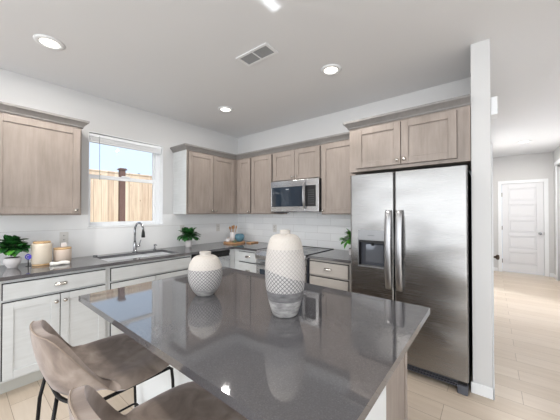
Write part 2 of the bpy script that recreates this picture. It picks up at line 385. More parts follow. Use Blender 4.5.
# ------------------------------------------------------------------ outside
struct(MB().box(-14, -0.2, -14, 14, -0.5, -0.3).build('ground', m_grass))
fe = thing('wooden_fence', 'light cedar board fence beyond the kitchen window', 'fence', (-3.0, -1.2, -0.3))
FZ = 2.575
pk = MB(); y = -5.0
while y < 6.0:
    pk.box(-0.012 + random.uniform(-.003, .003), 0.010, y, y + 0.134, 0.03, FZ - 0.09); y += 0.14
pk.build('board_panel', m_fence, fe)
MB().box(-0.02, 0.035, -5.0, 6.0, FZ - 0.10, FZ - 0.01).build('top_rail', m_fence, fe, bevel=0.004)
MB().box(-0.05, 0.05, -5.0, 6.0, FZ - 0.012, FZ + 0.02).build('cap_board', m_fence, fe, bevel=0.004)
for py in (-3.06, 0.41, 3.85):
    p = MB().box(0.036, 0.13, py - 0.055, py + 0.055, 0.0, FZ + 0.07).build('post', m_post, fe, bevel=0.004)
    MB().prism([(-0.085, 0), (0.085, 0), (0.06, 0.035), (-0.06, 0.035)], 0.015, 0.155, 'yz').build('post_cap', m_post, p, loc=(0, py, FZ + 0.065))
tr = thing('conifer', 'dark green tree tip just showing over the wooden fence', 'tree', (-9.0, 2.15, -0.3))
f = MB()
for i in range(420):
    h = random.random(); a = random.uniform(0, 2 * pi); R_ = 0.9 * (1 - h) + 0.03; z = 0.5 + 2.95 * h
    c = Vector((cos(a) * R_, sin(a) * R_, z)); d = Vector((cos(a), sin(a), -0.35)) * 0.22; sd = Vector((-sin(a), cos(a), 0)) * 0.05
    v = [f.bm.verts.new(q) for q in (c - sd - d * .3, c + sd - d * .3, c + d)]; f.bm.faces.new(v)
f.build('foliage', simple('conifer_needles', (52, 84, 56), 0.8, noise=0.2), tr); MB().lathe([(0.13, 0), (0.03, 3.1)]).build('trunk', m_post, tr)

# ------------------------------------------------------------------ cabinets
def shaker(parent, x0, x1, z0, z1, y, mat, name='door', rail=0.058, drawer=False):
    """front at local y, facing -y"""
    m = MB(); t = 0.019
    if drawer: m.box(x0, x1, y - t, y, z0, z1)
    else:
        m.box(x0, x0 + rail, y - t, y, z0, z1).box(x1 - rail, x1, y - t, y, z0, z1).box(x0 + rail, x1 - rail, y - t, y, z0, z0 + rail).box(x0 + rail, x1 - rail, y - t, y, z1 - rail, z1)
        m.box(x0 + rail, x1 - rail, y - 0.010, y - 0.002, z0 + rail, z1 - rail)
    return m.build(name, mat, parent, bevel=0.0025)
def knob(parent, x, z, y):
    return MB().lathe([(0.006, 0), (0.0055, 0.012), (0.009, 0.016), (0.0155, 0.022), (0.016, 0.027), (0.011, 0.032), (0.003, 0.034)], (x, y, z), 20, 'y').build('knob', m_nickel, parent)
def cup_pull(parent, x, z, y):
    m = MB(); n = 14; pts = []
    R_, D_, Hh = 0.045, 0.026, 0.024
    rows = []
    for j in range(7):
        b = j / 6 * pi / 2
        rows.append([m.bm.verts.new((x - R_ * cos(pi * i / n) * (cos(b) * .25 + .75) , y - D_ * sin(pi * i / n) ** .8 * cos(b) - 0.001, z + Hh * sin(b) - 0.006)) for i in range(n + 1)])
    for a, b in zip(rows, rows[1:]):
        for i in range(n):
            f_ = m.bm.faces.new((a[i], a[i + 1], b[i + 1], b[i])); f_.smooth = True
    m.bm.verts.ensure_lookup_table(); bmesh.ops.remove_doubles(m.bm, verts=m.bm.verts, dist=1e-5)
    o = m.build('cup_pull', m_nickel, parent); s_ = o.modifiers.new('thick', 'SOLIDIFY'); s_.thickness = 0.002
    return o
def cabinet(name, label, cat, loc, rz, W, D, z0, z1, fronts, mat, group=None, kick=False, open_top=False):
    """local x along the width, back at y=0, face at y=-D"""
    t = thing(name, label, cat, loc, rz, group)
    b = MB()
    if kick:
        z0b = 0.11
        if open_top: b.box(0, 0.018, -D, -0.01, z0b, z1).box(W - 0.018, W, -D, -0.01, z0b, z1).box(0.018, W - 0.018, -D, -0.01, z0b, z0b + 0.018).box(0.018, W - 0.018, -D, -D + 0.019, z0b + 0.018, z1).box(0.018, W - 0.018, -0.02, -0.01, z0b + 0.018, z1)
        else: b.box(0, W, -D, -0.01, z0b, z1)
        b.build('body', mat, t, bevel=0.0015)
        MB().box(0.002, W - 0.002, -D + 0.07, -0.02, 0, z0b).build('toe_kick', m_kick, t)
    else: b.box(0, W, -D, -0.001, z0, z1).build('body', mat, t, bevel=0.0015)
    ext = 0.006 if kick else 0.003
    for f in fronts:
        kind, a, b_, c, d = f[:5]
        o = shaker(t, a, b_, c, d, -D - 0.0065, mat, 'drawer' if kind == 'drawer' else ('false_front' if kind == 'false' else 'door'), drawer=(kind != 'door'))
        MB().box(a - ext, b_ + ext * .5, -D - 0.006, -D - 0.0005, c - ext * .3, d + ext).build('shadow_strip', m_dark, o)  # dark strip around each front stands in for its shadow line
        if len(f) > 5:
            k, kx, kz = f[5]
            (knob if k == 'k' else cup_pull)(o, kx, kz, -D - 0.0255)
    return t
rA = pi / 2
# wall A (left wall) uppers: local x -> world +y
UZ0, UZ1 = 1.372, 2.232
cabinet('upper_cabinet', 'taupe wooden wall cabinet left of the kitchen window', 'cabinet', (0.001, -3.30, 0), rA, 0.945, 0.33, UZ0, UZ1,
        [('door', 0.345, 0.93, UZ0 + 0.012, UZ1 - 0.02, ('k', 0.895, 1.42))], m_wood)
up2 = cabinet('upper_cabinet', 'taupe two-door wall cabinet right of the window, reaching into the corner', 'cabinet', (0.001, -1.207, 0), rA, 1.197, 0.33, UZ0, UZ1,
        [('door', 0.022, 0.418, UZ0 + 0.012, UZ1 - 0.02, ('k', 0.392, 1.42)), ('door', 0.424, 0.82, UZ0 + 0.012, UZ1 - 0.02, ('k', 0.45, 1.42))], m_wood)
cabinet('upper_cabinet', 'taupe wall cabinet with narrow door next to the corner on the back wall', 'cabinet', (0.335, -0.009, 0), 0, 0.335, 0.321, UZ0, UZ1,
        [('door', 0.065, 0.325, UZ0 + 0.012, UZ1 - 0.02, ('k', 0.298, 1.41))], m_wood)
cabinet('upper_cabinet', 'taupe single-door wall cabinet immediately left of the microwave', 'cabinet', (0.672, -0.009, 0), 0, 0.43, 0.321, UZ0, UZ1,
        [('door', 0.018, 0.41, UZ0 + 0.012, UZ1 - 0.02)], m_wood)
cabinet('upper_cabinet', 'short taupe two-door cabinet directly above the microwave', 'cabinet', (1.104, -0.009, 0), 0, 0.766, 0.321, 1.818, UZ1,
        [('door', 0.01, 0.378, 1.83, UZ1 - 0.02, ('k', 0.352, 1.865)), ('door', 0.384, 0.752, 1.83, UZ1 - 0.02, ('k', 0.412, 1.865))], m_wood)
cabinet('upper_cabinet', 'taupe single-door wall cabinet between the microwave and the refrigerator', 'cabinet', (1.872, -0.009, 0), 0, 0.486, 0.321, UZ0, UZ1,
        [('door', 0.012, 0.45, UZ0 + 0.012, UZ1 - 0.02, ('k', 0.038, 1.42))], m_wood)
cabinet('upper_cabinet', 'deep taupe two-door cabinet above the stainless refrigerator', 'cabinet', (2.362, -0.009, 0), 0, 1.0, 0.611, 1.80, 2.238,
        [('door', 0.078, 0.492, 1.83, 2.215, ('k', 0.464, 1.868)), ('door', 0.498, 0.912, 1.83, 2.215, ('k', 0.526, 1.868))], m_wood)
CP = [(0.0, 0.0), (0.012, 0.0), (0.016, 0.012), (0.034, 0.034), (0.05, 0.05), (0.052, 0.068), (0.0, 0.068)]
def crown(label, z, path, mats=m_crown):
    o = MB().sweep([(a + 0.0, z + b) for a, b in CP], path).build('crown_moulding', mats); return tag(o, label, 'moulding')
MB().box(0.002, 0.33, -1.2125, -1.2075, UZ0 + 0.002, UZ1).build('side_panel', m_pale, None)
sp = bpy.data.objects['side_panel']; sp.parent = up2; sp.matrix_parent_inverse = (Matrix.Translation((0.001, -1.207, 0)) @ Matrix.Rotation(rA, 4, 'Z')).inverted(); sp['label'] = 'pale side panel facing the window'
crown('grey taupe crown moulding on top of the cabinet left of the window', UZ1, [(0.331, -3.3), (0.331, -2.355), (0.002, -2.355)][::1])
crown('long taupe crown moulding turning the corner above the wall cabinets', UZ1, [(0.002, -1.207), (0.331, -1.207), (0.331, -0.33), (2.305, -0.33)])
crown('taupe crown moulding above the refrigerator cabinet', 2.238, [(2.362, -0.01), (2.362, -0.62), (3.364, -0.62)])

# lower cabinets
LZ = 0.884
DT, DB, OT = 0.853, 0.733, 0.708
cabinet('base_cabinet', 'pale base cabinet at the far left edge of the picture under the grey worktop', 'cabinet', (0.001, -3.80, 0), rA, 0.868, 0.609, 0, LZ,
        [('drawer', 0.02, 0.85, DB, DT, ('c', 0.43, 0.795)), ('door', 0.02, 0.43, 0.13, OT, ('k', 0.405, 0.66)), ('door', 0.436, 0.85, 0.13, OT, ('k', 0.462, 0.66))], m_pale, kick=True)
cabinet('base_cabinet', 'pale two-door base cabinet with one cup-pull drawer below the canisters', 'cabinet', (0.001, -2.93, 0), rA, 0.72, 0.609, 0, LZ,
        [('drawer', 0.02, 0.694, DB, DT, ('c', 0.362, 0.792)), ('door', 0.02, 0.355, 0.13, OT, ('k', 0.328, 0.655)), ('door', 0.361, 0.694, 0.13, OT, ('k', 0.388, 0.655))], m_pale, kick=True)
cabinet('base_cabinet', 'pale sink base cabinet with a plain false drawer front below the sink', 'cabinet', (0.001, -2.208, 0), rA, 0.90, 0.609, 0, LZ,
        [('false', 0.022, 0.878, DB, DT), ('door', 0.022, 0.447, 0.13, OT, ('k', 0.42, 0.655)), ('door', 0.453, 0.878, 0.13, OT, ('k', 0.48, 0.655))], m_pale, kick=True, open_top=True)
dw = thing('dishwasher', 'stainless dishwasher between the sink cabinet and the corner', 'dishwasher', (0.001, -1.304, 0), rA)
MB().box(0, 0.60, -0.60, -0.02, 0.10, 0.878).build('body', m_grill, dw); MB().box(0.01, 0.59, -0.54, -0.03, 0, 0.10).build('toe_kick', m_black, dw)
MB().box(0.003, 0.597, -0.63, -0.601, 0.115, 0.80).build('door', m_ssr, dw, bevel=0.004)
MB().box(0.003, 0.597, -0.622, -0.601, 0.832, 0.875).box(0.003, 0.597, -0.606, -0.601, 0.80, 0.832).build('control_strip', m_black, dw, bevel=0.002)
cabinet('base_cabinet', 'pale corner base cabinet with plain filler boards where the two runs meet', 'cabinet', (0.001, -0.70, 0), rA, 0.698, 0.609, 0, LZ, [], m_pale, kick=True)
cabinet('base_cabinet', 'narrow pale drawer base left of the range', 'cabinet', (0.614, -0.001, 0), 0, 0.492, 0.609, 0, LZ,
        [('drawer', 0.10, 0.476, DB, DT, ('c', 0.288, 0.792)), ('drawer', 0.10, 0.476, 0.45, OT, ('c', 0.288, 0.60)), ('drawer', 0.10, 0.476, 0.13, 0.425, ('c', 0.288, 0.30))], m_pale, kick=True)
cabinet('base_cabinet', 'pale greige drawer base between the range and the refrigerator', 'cabinet', (1.876, -0.001, 0), 0, 0.50, 0.609, 0, LZ,
        [('drawer', 0.014, 0.472, DB - 0.02, DT, ('c', 0.243, 0.785)), ('drawer', 0.014, 0.472, 0.43, OT - 0.02, ('c', 0.243, 0.58)), ('drawer', 0.014, 0.472, 0.13, 0.405, ('c', 0.243, 0.28))], m_paleR, kick=True)

# worktop with sink cut-out
SX0, SX1, SY0, SY1 = 0.13, 0.545, -2.188, -1.43
ct = MB()
Z0, Z1 = 0.885, 0.914
ct.box(0.009, 0.65, -3.80, SY0, Z0, Z1).box(0.009, 0.65, SY1, -0.009, Z0, Z1).box(0.009, SX0, SY0, SY1, Z0, Z1).box(SX1, 0.65, SY0, SY1, Z0, Z1).box(0.65, 1.108, -0.65, -0.009, Z0, Z1)
bmesh.ops.remove_doubles(ct.bm, verts=ct.bm.verts, dist=1e-5)
tag(ct.build('worktop', m_quartz), 'dark grey L-shaped quartz worktop running from the left edge through the corner to the range', 'countertop')
tag(MB().box(1.874, 2.395, -0.65, -0.009, Z0, Z1).build('worktop', m_quartz, bevel=0.003), 'short dark grey quartz worktop between the range and the refrigerator', 'countertop')
sk = thing('kitchen_sink', 'stainless double-bowl sink set into the worktop under the window', 'sink', (0.3375, -1.809, 0.70))
hx, hy, t_ = (SX1 - SX0) / 2, (SY1 - SY0) / 2, 0.006
def bowl(y0, y1):
    m = MB()
    m.box(-hx, hx, y0, y1, 0, t_).box(-hx, -hx + t_, y0, y1, t_, 0.183).box(hx - t_, hx, y0, y1, t_, 0.183).box(-hx + t_, hx - t_, y0, y0 + t_, t_, 0.183).box(-hx + t_, hx - t_, y1 - t_, y1, t_, 0.183)
    return m
m_sink = simple('sink_steel', (236, 238, 240), 0.4, 0.35)
bowl(-hy, 0.12).build('large_bowl', m_sink, sk); bowl(0.124, hy).build('small_bowl', m_sink, sk)
for yy in (-0.13, 0.25): MB().cyl(0.04, t_, t_ + 0.004, (0, yy, 0)).build('drain', m_chrome, sk)
fc = thing('kitchen_faucet', 'tall brushed gooseneck faucet behind the sink under the window', 'faucet', (0.085, -1.75, 0.914), radians(8))
MB().lathe([(0.027, 0), (0.027, 0.008), (0.021, 0.014), (0.019, 0.10), (0.016, 0.12)]).build('base', m_chrome, fc)
pts = [(0, 0, 0.11), (0, 0, 0.25)] + [(0.085 - 0.085 * cos(a), 0, 0.27 + 0.085 * sin(a)) for a in [pi * i / 14 for i in range(0, 14)]] + [(0.17, 0, 0.26)]
MB().tube(pts, 0.0125, 14).build('spout', m_chrome, fc)
MB().lathe([(0.013, 0.0), (0.018, -0.03), (0.021, -0.075), (0.017, -0.08)], (0.172, 0, 0.265)).build('spray_head', m_black, fc)
MB().tube([(0.0, 0.018, 0.065), (0, 0.05, 0.068), (0, 0.06, 0.075)], 0.011, 12).tube([(0, 0.052, 0.07), (0.004, 0.07, 0.13), (0.006, 0.075, 0.145)], 0.006).build('handle', m_chrome, fc)
sd = thing('soap_dispenser', 'small chrome soap dispenser standing right of the faucet', 'dispenser', (0.07, -1.50, 0.914))
MB().lathe([(0.02, 0), (0.02, 0.006), (0.011, 0.01), (0.010, 0.055), (0.012, 0.06), (0.012, 0.07)]).build('pump', m_chrome, sd)
MB().tube([(0, 0, 0.066), (0.03, 0, 0.07), (0.055, 0, 0.06)], 0.006).build('nozzle', m_chrome, sd)
tag(MB().lathe([(0.02, 0), (0.022, 0.006), (0.02, 0.012), (0.012, 0.014)]).build('air_switch', m_chrome, loc=(0.075, -2.16, 0.914)), 'small round metal button on the worktop left of the faucet', 'button')

# outlets
def outlet(label, loc, rz, plug=False, group=None):
    t = thing('wall_outlet', label, 'outlet', loc, rz)
    MB().box(-0.036, 0.036, -0.006, 0, -0.058, 0.058).build('cover_plate', m_outlet, t, bevel=0.002)
    for z in (-0.021, 0.021):
        s_ = MB().box(-0.017, 0.017, -0.009, -0.006, z - 0.014, z + 0.014).build('socket', m_outlet, t, bevel=0.003)
        MB().box(-0.007, -0.004, -0.0095, -0.009, z - 0.006, z + 0.006).box(0.004, 0.007, -0.0095, -0.009, z - 0.006, z + 0.006).build('slot', m_black, s_)
    return t
outlet('white wall outlet behind the short wooden-lidded canister', (0.008, -2.42, 1.135), rA)
outlet('white wall outlet on the tiles above the potted plant beside the sink', (0.008, -1.075, 1.16), rA)
outlet('white wall outlet on the left tiles near the corner', (0.008, -0.44, 1.15), rA)
outlet('white wall outlet on the back tiles between the corner and the range', (0.86, -0.008, 1.15), 0)

# ------------------------------------------------------------------ microwave
mw = thing('microwave_oven', 'stainless over-the-range microwave with black glass door', 'microwave', (1.111, -0.009, 1.408))
MWW, MWH = 0.757, 0.405
MB().box(0, MWW, -0.345, -0.0, 0, MWH).build('body', m_black, mw)
d = MB(); xd = 0.565
d.box(0, xd, -0.39, -0.347, MWH - 0.082, MWH).box(0, xd, -0.39, -0.347, 0, 0.066).box(0, 0.018, -0.39, -0.347, 0.066, MWH - 0.082).box(xd - 0.02, xd, -0.39, -0.347, 0.066, MWH - 0.082)
dr = d.build('door', m_ssr, mw, bevel=0.003)
MB().box(0.018, xd - 0.02, -0.387, -0.35, 0.066, MWH - 0.082).build('door_glass', m_blackglass, dr)
MB().box(0.26, 0.31, -0.3885, -0.387, MWH - 0.118, MWH - 0.108).build('logo', m_label, dr)
MB().tube([(xd + 0.0, -0.391, 0.045), (xd + 0.0, -0.418, 0.07), (xd + 0.002, -0.436, 0.13), (xd + 0.003, -0.44, 0.20), (xd + 0.002, -0.436, 0.27), (xd, -0.418, 0.33), (xd, -0.391, 0.355)], 0.0125, 12).build('handle', m_sshandle, dr)
pnl = MB().box(xd + 0.002, MWW, -0.39, -0.347, 0, 0.066).box(xd + 0.002, MWW, -0.39, -0.347, MWH - 0.082, MWH).box(MWW - 0.04, MWW, -0.39, -0.347, 0.066, MWH - 0.082).build('panel_frame', m_ssr, mw, bevel=0.003)
cp = MB().box(xd + 0.003, MWW - 0.04, -0.388, -0.35, 0.066, MWH - 0.082).build('control_panel', m_black, mw)
bt = MB()
for r in range(7):
    for c in range(3): bt.box(xd + 0.046 + c * 0.032, xd + 0.064 + c * 0.032, -0.3895, -0.388, 0.10 + r * 0.027, 0.105 + r * 0.027)
bt.build('key_marks', m_text, cp)
MB().box(0.05, 0.17, -0.32, -0.20, -0.014, 0).build('lamp_cover', m_grill, mw)
MB().box(0.25, 0.65, -0.32, -0.12, -0.005, 0).build('grease_filter', m_grill, mw)

# ------------------------------------------------------------------ range
rg = thing('electric_range', 'stainless slide-in range with black glass cooktop below the microwave', 'stove', (1.112, -0.012, 0))
RW = 0.758
MB().box(0, RW, -0.63, 0, 0.10, 0.895).build('body', m_grill, rg); MB().box(0.02, RW - 0.02, -0.58, -0.02, 0, 0.10).build('plinth', m_black, rg)
ck = MB().box(0, RW, -0.66, 0, 0.896, 0.917).build('cooktop', simple('cooktop_glass', (74, 76, 80), 0.06, spec=0.7), rg, bevel=0.002)
MB().box(0, RW, -0.012, 0, 0.917, 0.922).box(RW - 0.009, RW, -0.66, -0.012, 0.917, 0.921).box(0, 0.009, -0.66, -0.012, 0.917, 0.921).build('cooktop_rim', m_black, ck)
bn = MB()
for (bx, by, br) in ((0.2, -0.2, 0.075), (0.56, -0.2, 0.095), (0.2, -0.46, 0.105), (0.56, -0.46, 0.08)):
    for rr in (br, br * .6):
        bn.tube([(bx + rr * cos(a), by + rr * sin(a), 0.9172) for a in [2 * pi * i / 32 for i in range(32)]], 0.001, 4, True)
bn.build('burner_rings', m_text, ck)
MB().prism([(-0.63, 0.80), (-0.69, 0.80), (-0.70, 0.86), (-0.662, 0.915), (-0.63, 0.915)], 0, RW, 'yz').build('control_fascia', m_ssr, rg, bevel=0.003)
od = MB().box(0.004, RW - 0.004, -0.68, -0.632, 0.26, 0.795).build('oven_door', m_ssr, rg, bevel=0.004)
MB().box(0.07, RW - 0.07, -0.684, -0.679, 0.36, 0.68).build('oven_glass', m_blackglass, od)
MB().tube([(0.05, -0.735, 0.752), (RW - 0.05, -0.735, 0.752)], 0.012, 12).tube([(0.07, -0.68, 0.752), (0.07, -0.735, 0.752)], 0.008).tube([(RW - 0.07, -0.68, 0.752), (RW - 0.07, -0.735, 0.752)], 0.008).build('handle', m_sshandle, od)
MB().box(0.004, RW - 0.004, -0.68, -0.632, 0.11, 0.25).build('storage_drawer', m_ssr, rg, bevel=0.004)

# ------------------------------------------------------------------ refrigerator
fr = thing('refrigerator', 'large stainless side-by-side refrigerator with ice and water dispenser', 'refrigerator', (2.404, -0.05, 0))
FW, FY = 0.941, -0.652     # door front plane in local y
MB().box(0.004, FW - 0.004, FY + 0.075, 0, 0.03, 1.735).build('body', m_black, fr, bevel=0.004)
MB().box(0.01, FW - 0.01, FY + 0.045, FY + 0.075, 0.03, 0.10).build('base_grille', m_black, fr)
gr = MB()
for i in range(3): gr.box(0.03, FW - 0.07, FY + 0.030, FY + 0.045, 0.040 + i * 0.018, 0.048 + i * 0.018)
gr.build('grille_louvers', m_grill, fr)
for xx in (0.03, FW - 0.075): MB().prism([(FY + 0.005, 0.0), (FY + 0.09, 0.0), (FY + 0.09, 0.06), (FY + 0.03, 0.06)], xx, xx + 0.07, 'yz').build('foot_cover', m_grill, fr, bevel=0.006)
sx = 0.409
def fridge_door(x0, x1, hole=None):
    # rounded side edges: horizontal profile extruded in z
    r = 0.016; y1 = FY + 0.07
    def prof(a, b, ra, rb):
        P_ = [(b, y1), (a, y1)]
        P_ += [(a + r - r * cos(t), FY + r - r * sin(t)) for t in [pi / 2 * i / 5 for i in range(6)]] if ra else [(a, FY)]
        P_ += [(b - r + r * sin(t), FY + r - r * cos(t)) for t in [pi / 2 * i / 5 for i in range(6)]] if rb else [(b, FY)]
        return P_
    m = MB(); z0, z1 = 0.105, 1.757
    if hole:
        hx0, hx1, hz0, hz1 = hole
        m.prism(prof(x0, hx0, 1, 0), z0, z1).prism(prof(hx1, x1, 0, 1), z0, z1).prism(prof(hx0, hx1, 0, 0), z0, hz0).prism(prof(hx0, hx1, 0, 0), hz1, z1)
        bmesh.ops.remove_doubles(m.bm, verts=m.bm.verts, dist=1e-5)
    else: m.prism(prof(x0, x1, 1, 1), z0, z1)
    return m.build('door', m_ss, fr)
HX0, HX1, HZ0, HZ1 = 0.078, 0.340, 0.885, 1.232
fd = fridge_door(0.0, sx - 0.003, (HX0, HX1, HZ0, HZ1)); fd['label'] = 'narrow left freezer door'
fd2 = fridge_door(sx + 0.003, FW)
def fhandle(door, x):
    pts = []; n = 18
    for i in range(n + 1):
        s_ = i / n; z = 0.715 + 0.70 * s_; o_ = 0.018 + 0.042 * sin(pi * s_) ** 0.55
        pts.append((x, FY - o_, z))
    m = MB(); rings = []
    for i, p in enumerate(pts):
        wv = 0.028
        rings.append([m.bm.verts.new((p[0] + wv * cos(a), p[1] + 0.012 * sin(a), p[2])) for a in [2 * pi * k / 14 for k in range(14)]])
    for a, b in zip(rings, rings[1:]):
        for k in range(14): f_ = m.bm.faces.new((a[k], a[(k + 1) % 14], b[(k + 1) % 14], b[k])); f_.smooth = True
    m.bm.faces.new(rings[0]); m.bm.faces.new(rings[-1])
    m.box(x - 0.014, x + 0.014, FY - 0.02, FY - 0.0005, 0.718, 0.75).box(x - 0.014, x + 0.014, FY - 0.02, FY - 0.0005, 1.38, 1.412)
    m.build('handle', m_sshandle, door)
fhandle(fd, sx - 0.040); fhandle(fd2, sx + 0.050)
m_disp = simple('dispenser_panel', (150, 151, 153), 0.35, 0.7)
ds = MB()
ds.box(HX0, HX0 + 0.006, FY - 0.003, FY + 0.06, HZ0, 1.135).box(HX1 - 0.006, HX1, FY - 0.003, FY + 0.06, HZ0, 1.135).box(HX0 + .006, HX1 - .006, FY - 0.012, FY + 0.06, HZ0, HZ0 + 0.012).box(HX0, HX1, FY - 0.003, FY + 0.06, 1.135, HZ1)
dsp = ds.build('dispenser_frame', m_disp, fd, bevel=0.002)
MB().box(HX0 + .006, HX1 - .006, FY + 0.058, FY + 0.062, HZ0 + .012, 1.135).build('recess', m_grill, dsp)
MB().box(HX0 + .007, HX0 + .011, FY + 0.002, FY + 0.057, HZ0 + .013, 1.134).box(HX1 - .011, HX1 - .007, FY + 0.002, FY + 0.057, HZ0 + .013, 1.134).box(HX0 + .012, HX1 - .012, FY + 0.002, FY + 0.057, 1.112, 1.134).build('recess_lining', m_black, dsp)
MB().box(HX0 + 0.06, HX1 - 0.03, FY + 0.035, FY + 0.046, 0.925, 1.10).build('paddle', simple('clear_grey_plastic', (120, 124, 132), 0.08, 0.4), dsp, bevel=0.012)
MB().lathe([(0.012, 0), (0.016, 0.03)], (0.21, FY + 0.03, 1.085)).build('ice_chute', m_black, dsp)
MB().box(0.175, 0.235, FY - 0.0042, FY - 0.003, 1.178, 1.186).build('badge', m_text, dsp)
for hx_ in (0.01, FW - 0.10): MB().box(hx_, hx_ + 0.09, FY + 0.08, FY + 0.14, 1.7355, 1.772).build('hinge_cover', m_grill, fr)

# ------------------------------------------------------------------ island
IX0, IX1, IY0, IY1 = 1.6235, 3.2426, -2.6913, -1.6328
il = thing('kitchen_island', 'white and taupe island base carrying the big grey quartz slab', 'island', (1.66, -2.40, 0))
BW = 1.475; YS = 0.407
MB().box(0, BW, 0, YS, 0, 0.884).build('knee_wall', m_plaster, il)
MB().box(-0.012, BW + 0.012, -0.012, YS - 0.001, 0, 0.085).build('baseboard', m_white, il, bevel=0.003)
MB().box(0, BW, YS + 0.001, 0.74, 0.0, 0.884).build('cabinet_body', m_wood, il, bevel=0.002)
MB().box(BW, BW + 0.006, 0.70, 0.74, 0.0, 0.884).build('corner_stile', m_wood, il, bevel=0.001)
for k in range(3):
    a = 0.02 + k * 0.48
    m = MB(); r = 0.058
    x0, x1, z0, z1 = a, a + 0.47, 0.13, 0.86
    m.box(x0, x0 + r, 0.741, 0.76, z0, z1).box(x1 - r, x1, 0.741, 0.76, z0, z1).box(x0 + r, x1 - r, 0.741, 0.76, z0, z0 + r).box(x0 + r, x1 - r, 0.741, 0.76, z1 - r, z1).box(x0 + r, x1 - r, 0.741, 0.75, z0 + r, z1 - r)
    m.build('door', m_wood, il, bevel=0.002)
tag(MB().box(IX0, IX1, IY0, IY1, 0.885, 0.914).build('island_worktop', m_quartz), 'large dark grey polished quartz slab topping the island in front', 'countertop')

# vases
def smooth_profile(P_, n=6):
    out = []
    for i in range(len(P_) - 1):
        p0 = P_[max(i - 1, 0)]; p1 = P_[i]; p2 = P_[i + 1]; p3 = P_[min(i + 2, len(P_) - 1)]
        for k in range(n):
            t = k / n
            q = [0.5 * (2 * p1[j] + (p2[j] - p0[j]) * t + (2 * p0[j] - 5 * p1[j] + 4 * p2[j] - p3[j]) * t * t + (-p0[j] + 3 * p1[j] - 3 * p2[j] + p3[j]) * t ** 3) for j in (0, 1)]
            out.append((max(q[0], 0.001), q[1]))
    return out + [P_[-1]]
def vase(label, loc, P_, neck, mat, rz):
    t = thing('ceramic_vase', label, 'vase', loc, rz)
    prof = [(0.001, 0)] + smooth_profile(P_) + [(neck * .82, P_[-1][1] - 0.001), (neck * .8, P_[-1][1] - 0.03)]
    MB().lathe(prof, seg=56).build('body', mat, t)
    return t
rzv = 0.55
vase('short rounded cream vase with dark diamond net pattern on the island', (2.166, -2.212, 0.9145),
     [(.046, 0), (.052, .006), (.072, .03), (.092, .075), (.098, .11), (.098, .14), (.093, .168), (.084, .193), (.070, .215), (.054, .226), (.035, .230), (.032, .236), (.034, .25)], 0.032,
     vase_mat('vase_short_glaze', 0.155, 0.155, 0.040, 0.0, 0, 1), rzv)
vase('tall slim cream vase with net band and grey washed bottom on the island', (2.718, -2.155, 0.9145),
     [(.055, 0), (.060, .006), (.070, .035), (.082, .08), (.091, .13), (.095, .18), (.095, .225), (.091, .27), (.085, .31), (.078, .34), (.066, .364), (.048, .376), (.028, .380), (.024, .386), (.026, .398)], 0.026,
     vase_mat('vase_tall_glaze', 0.312, 0.19, 0.118, 0.075, 0.32, 1.0), rzv + .3)

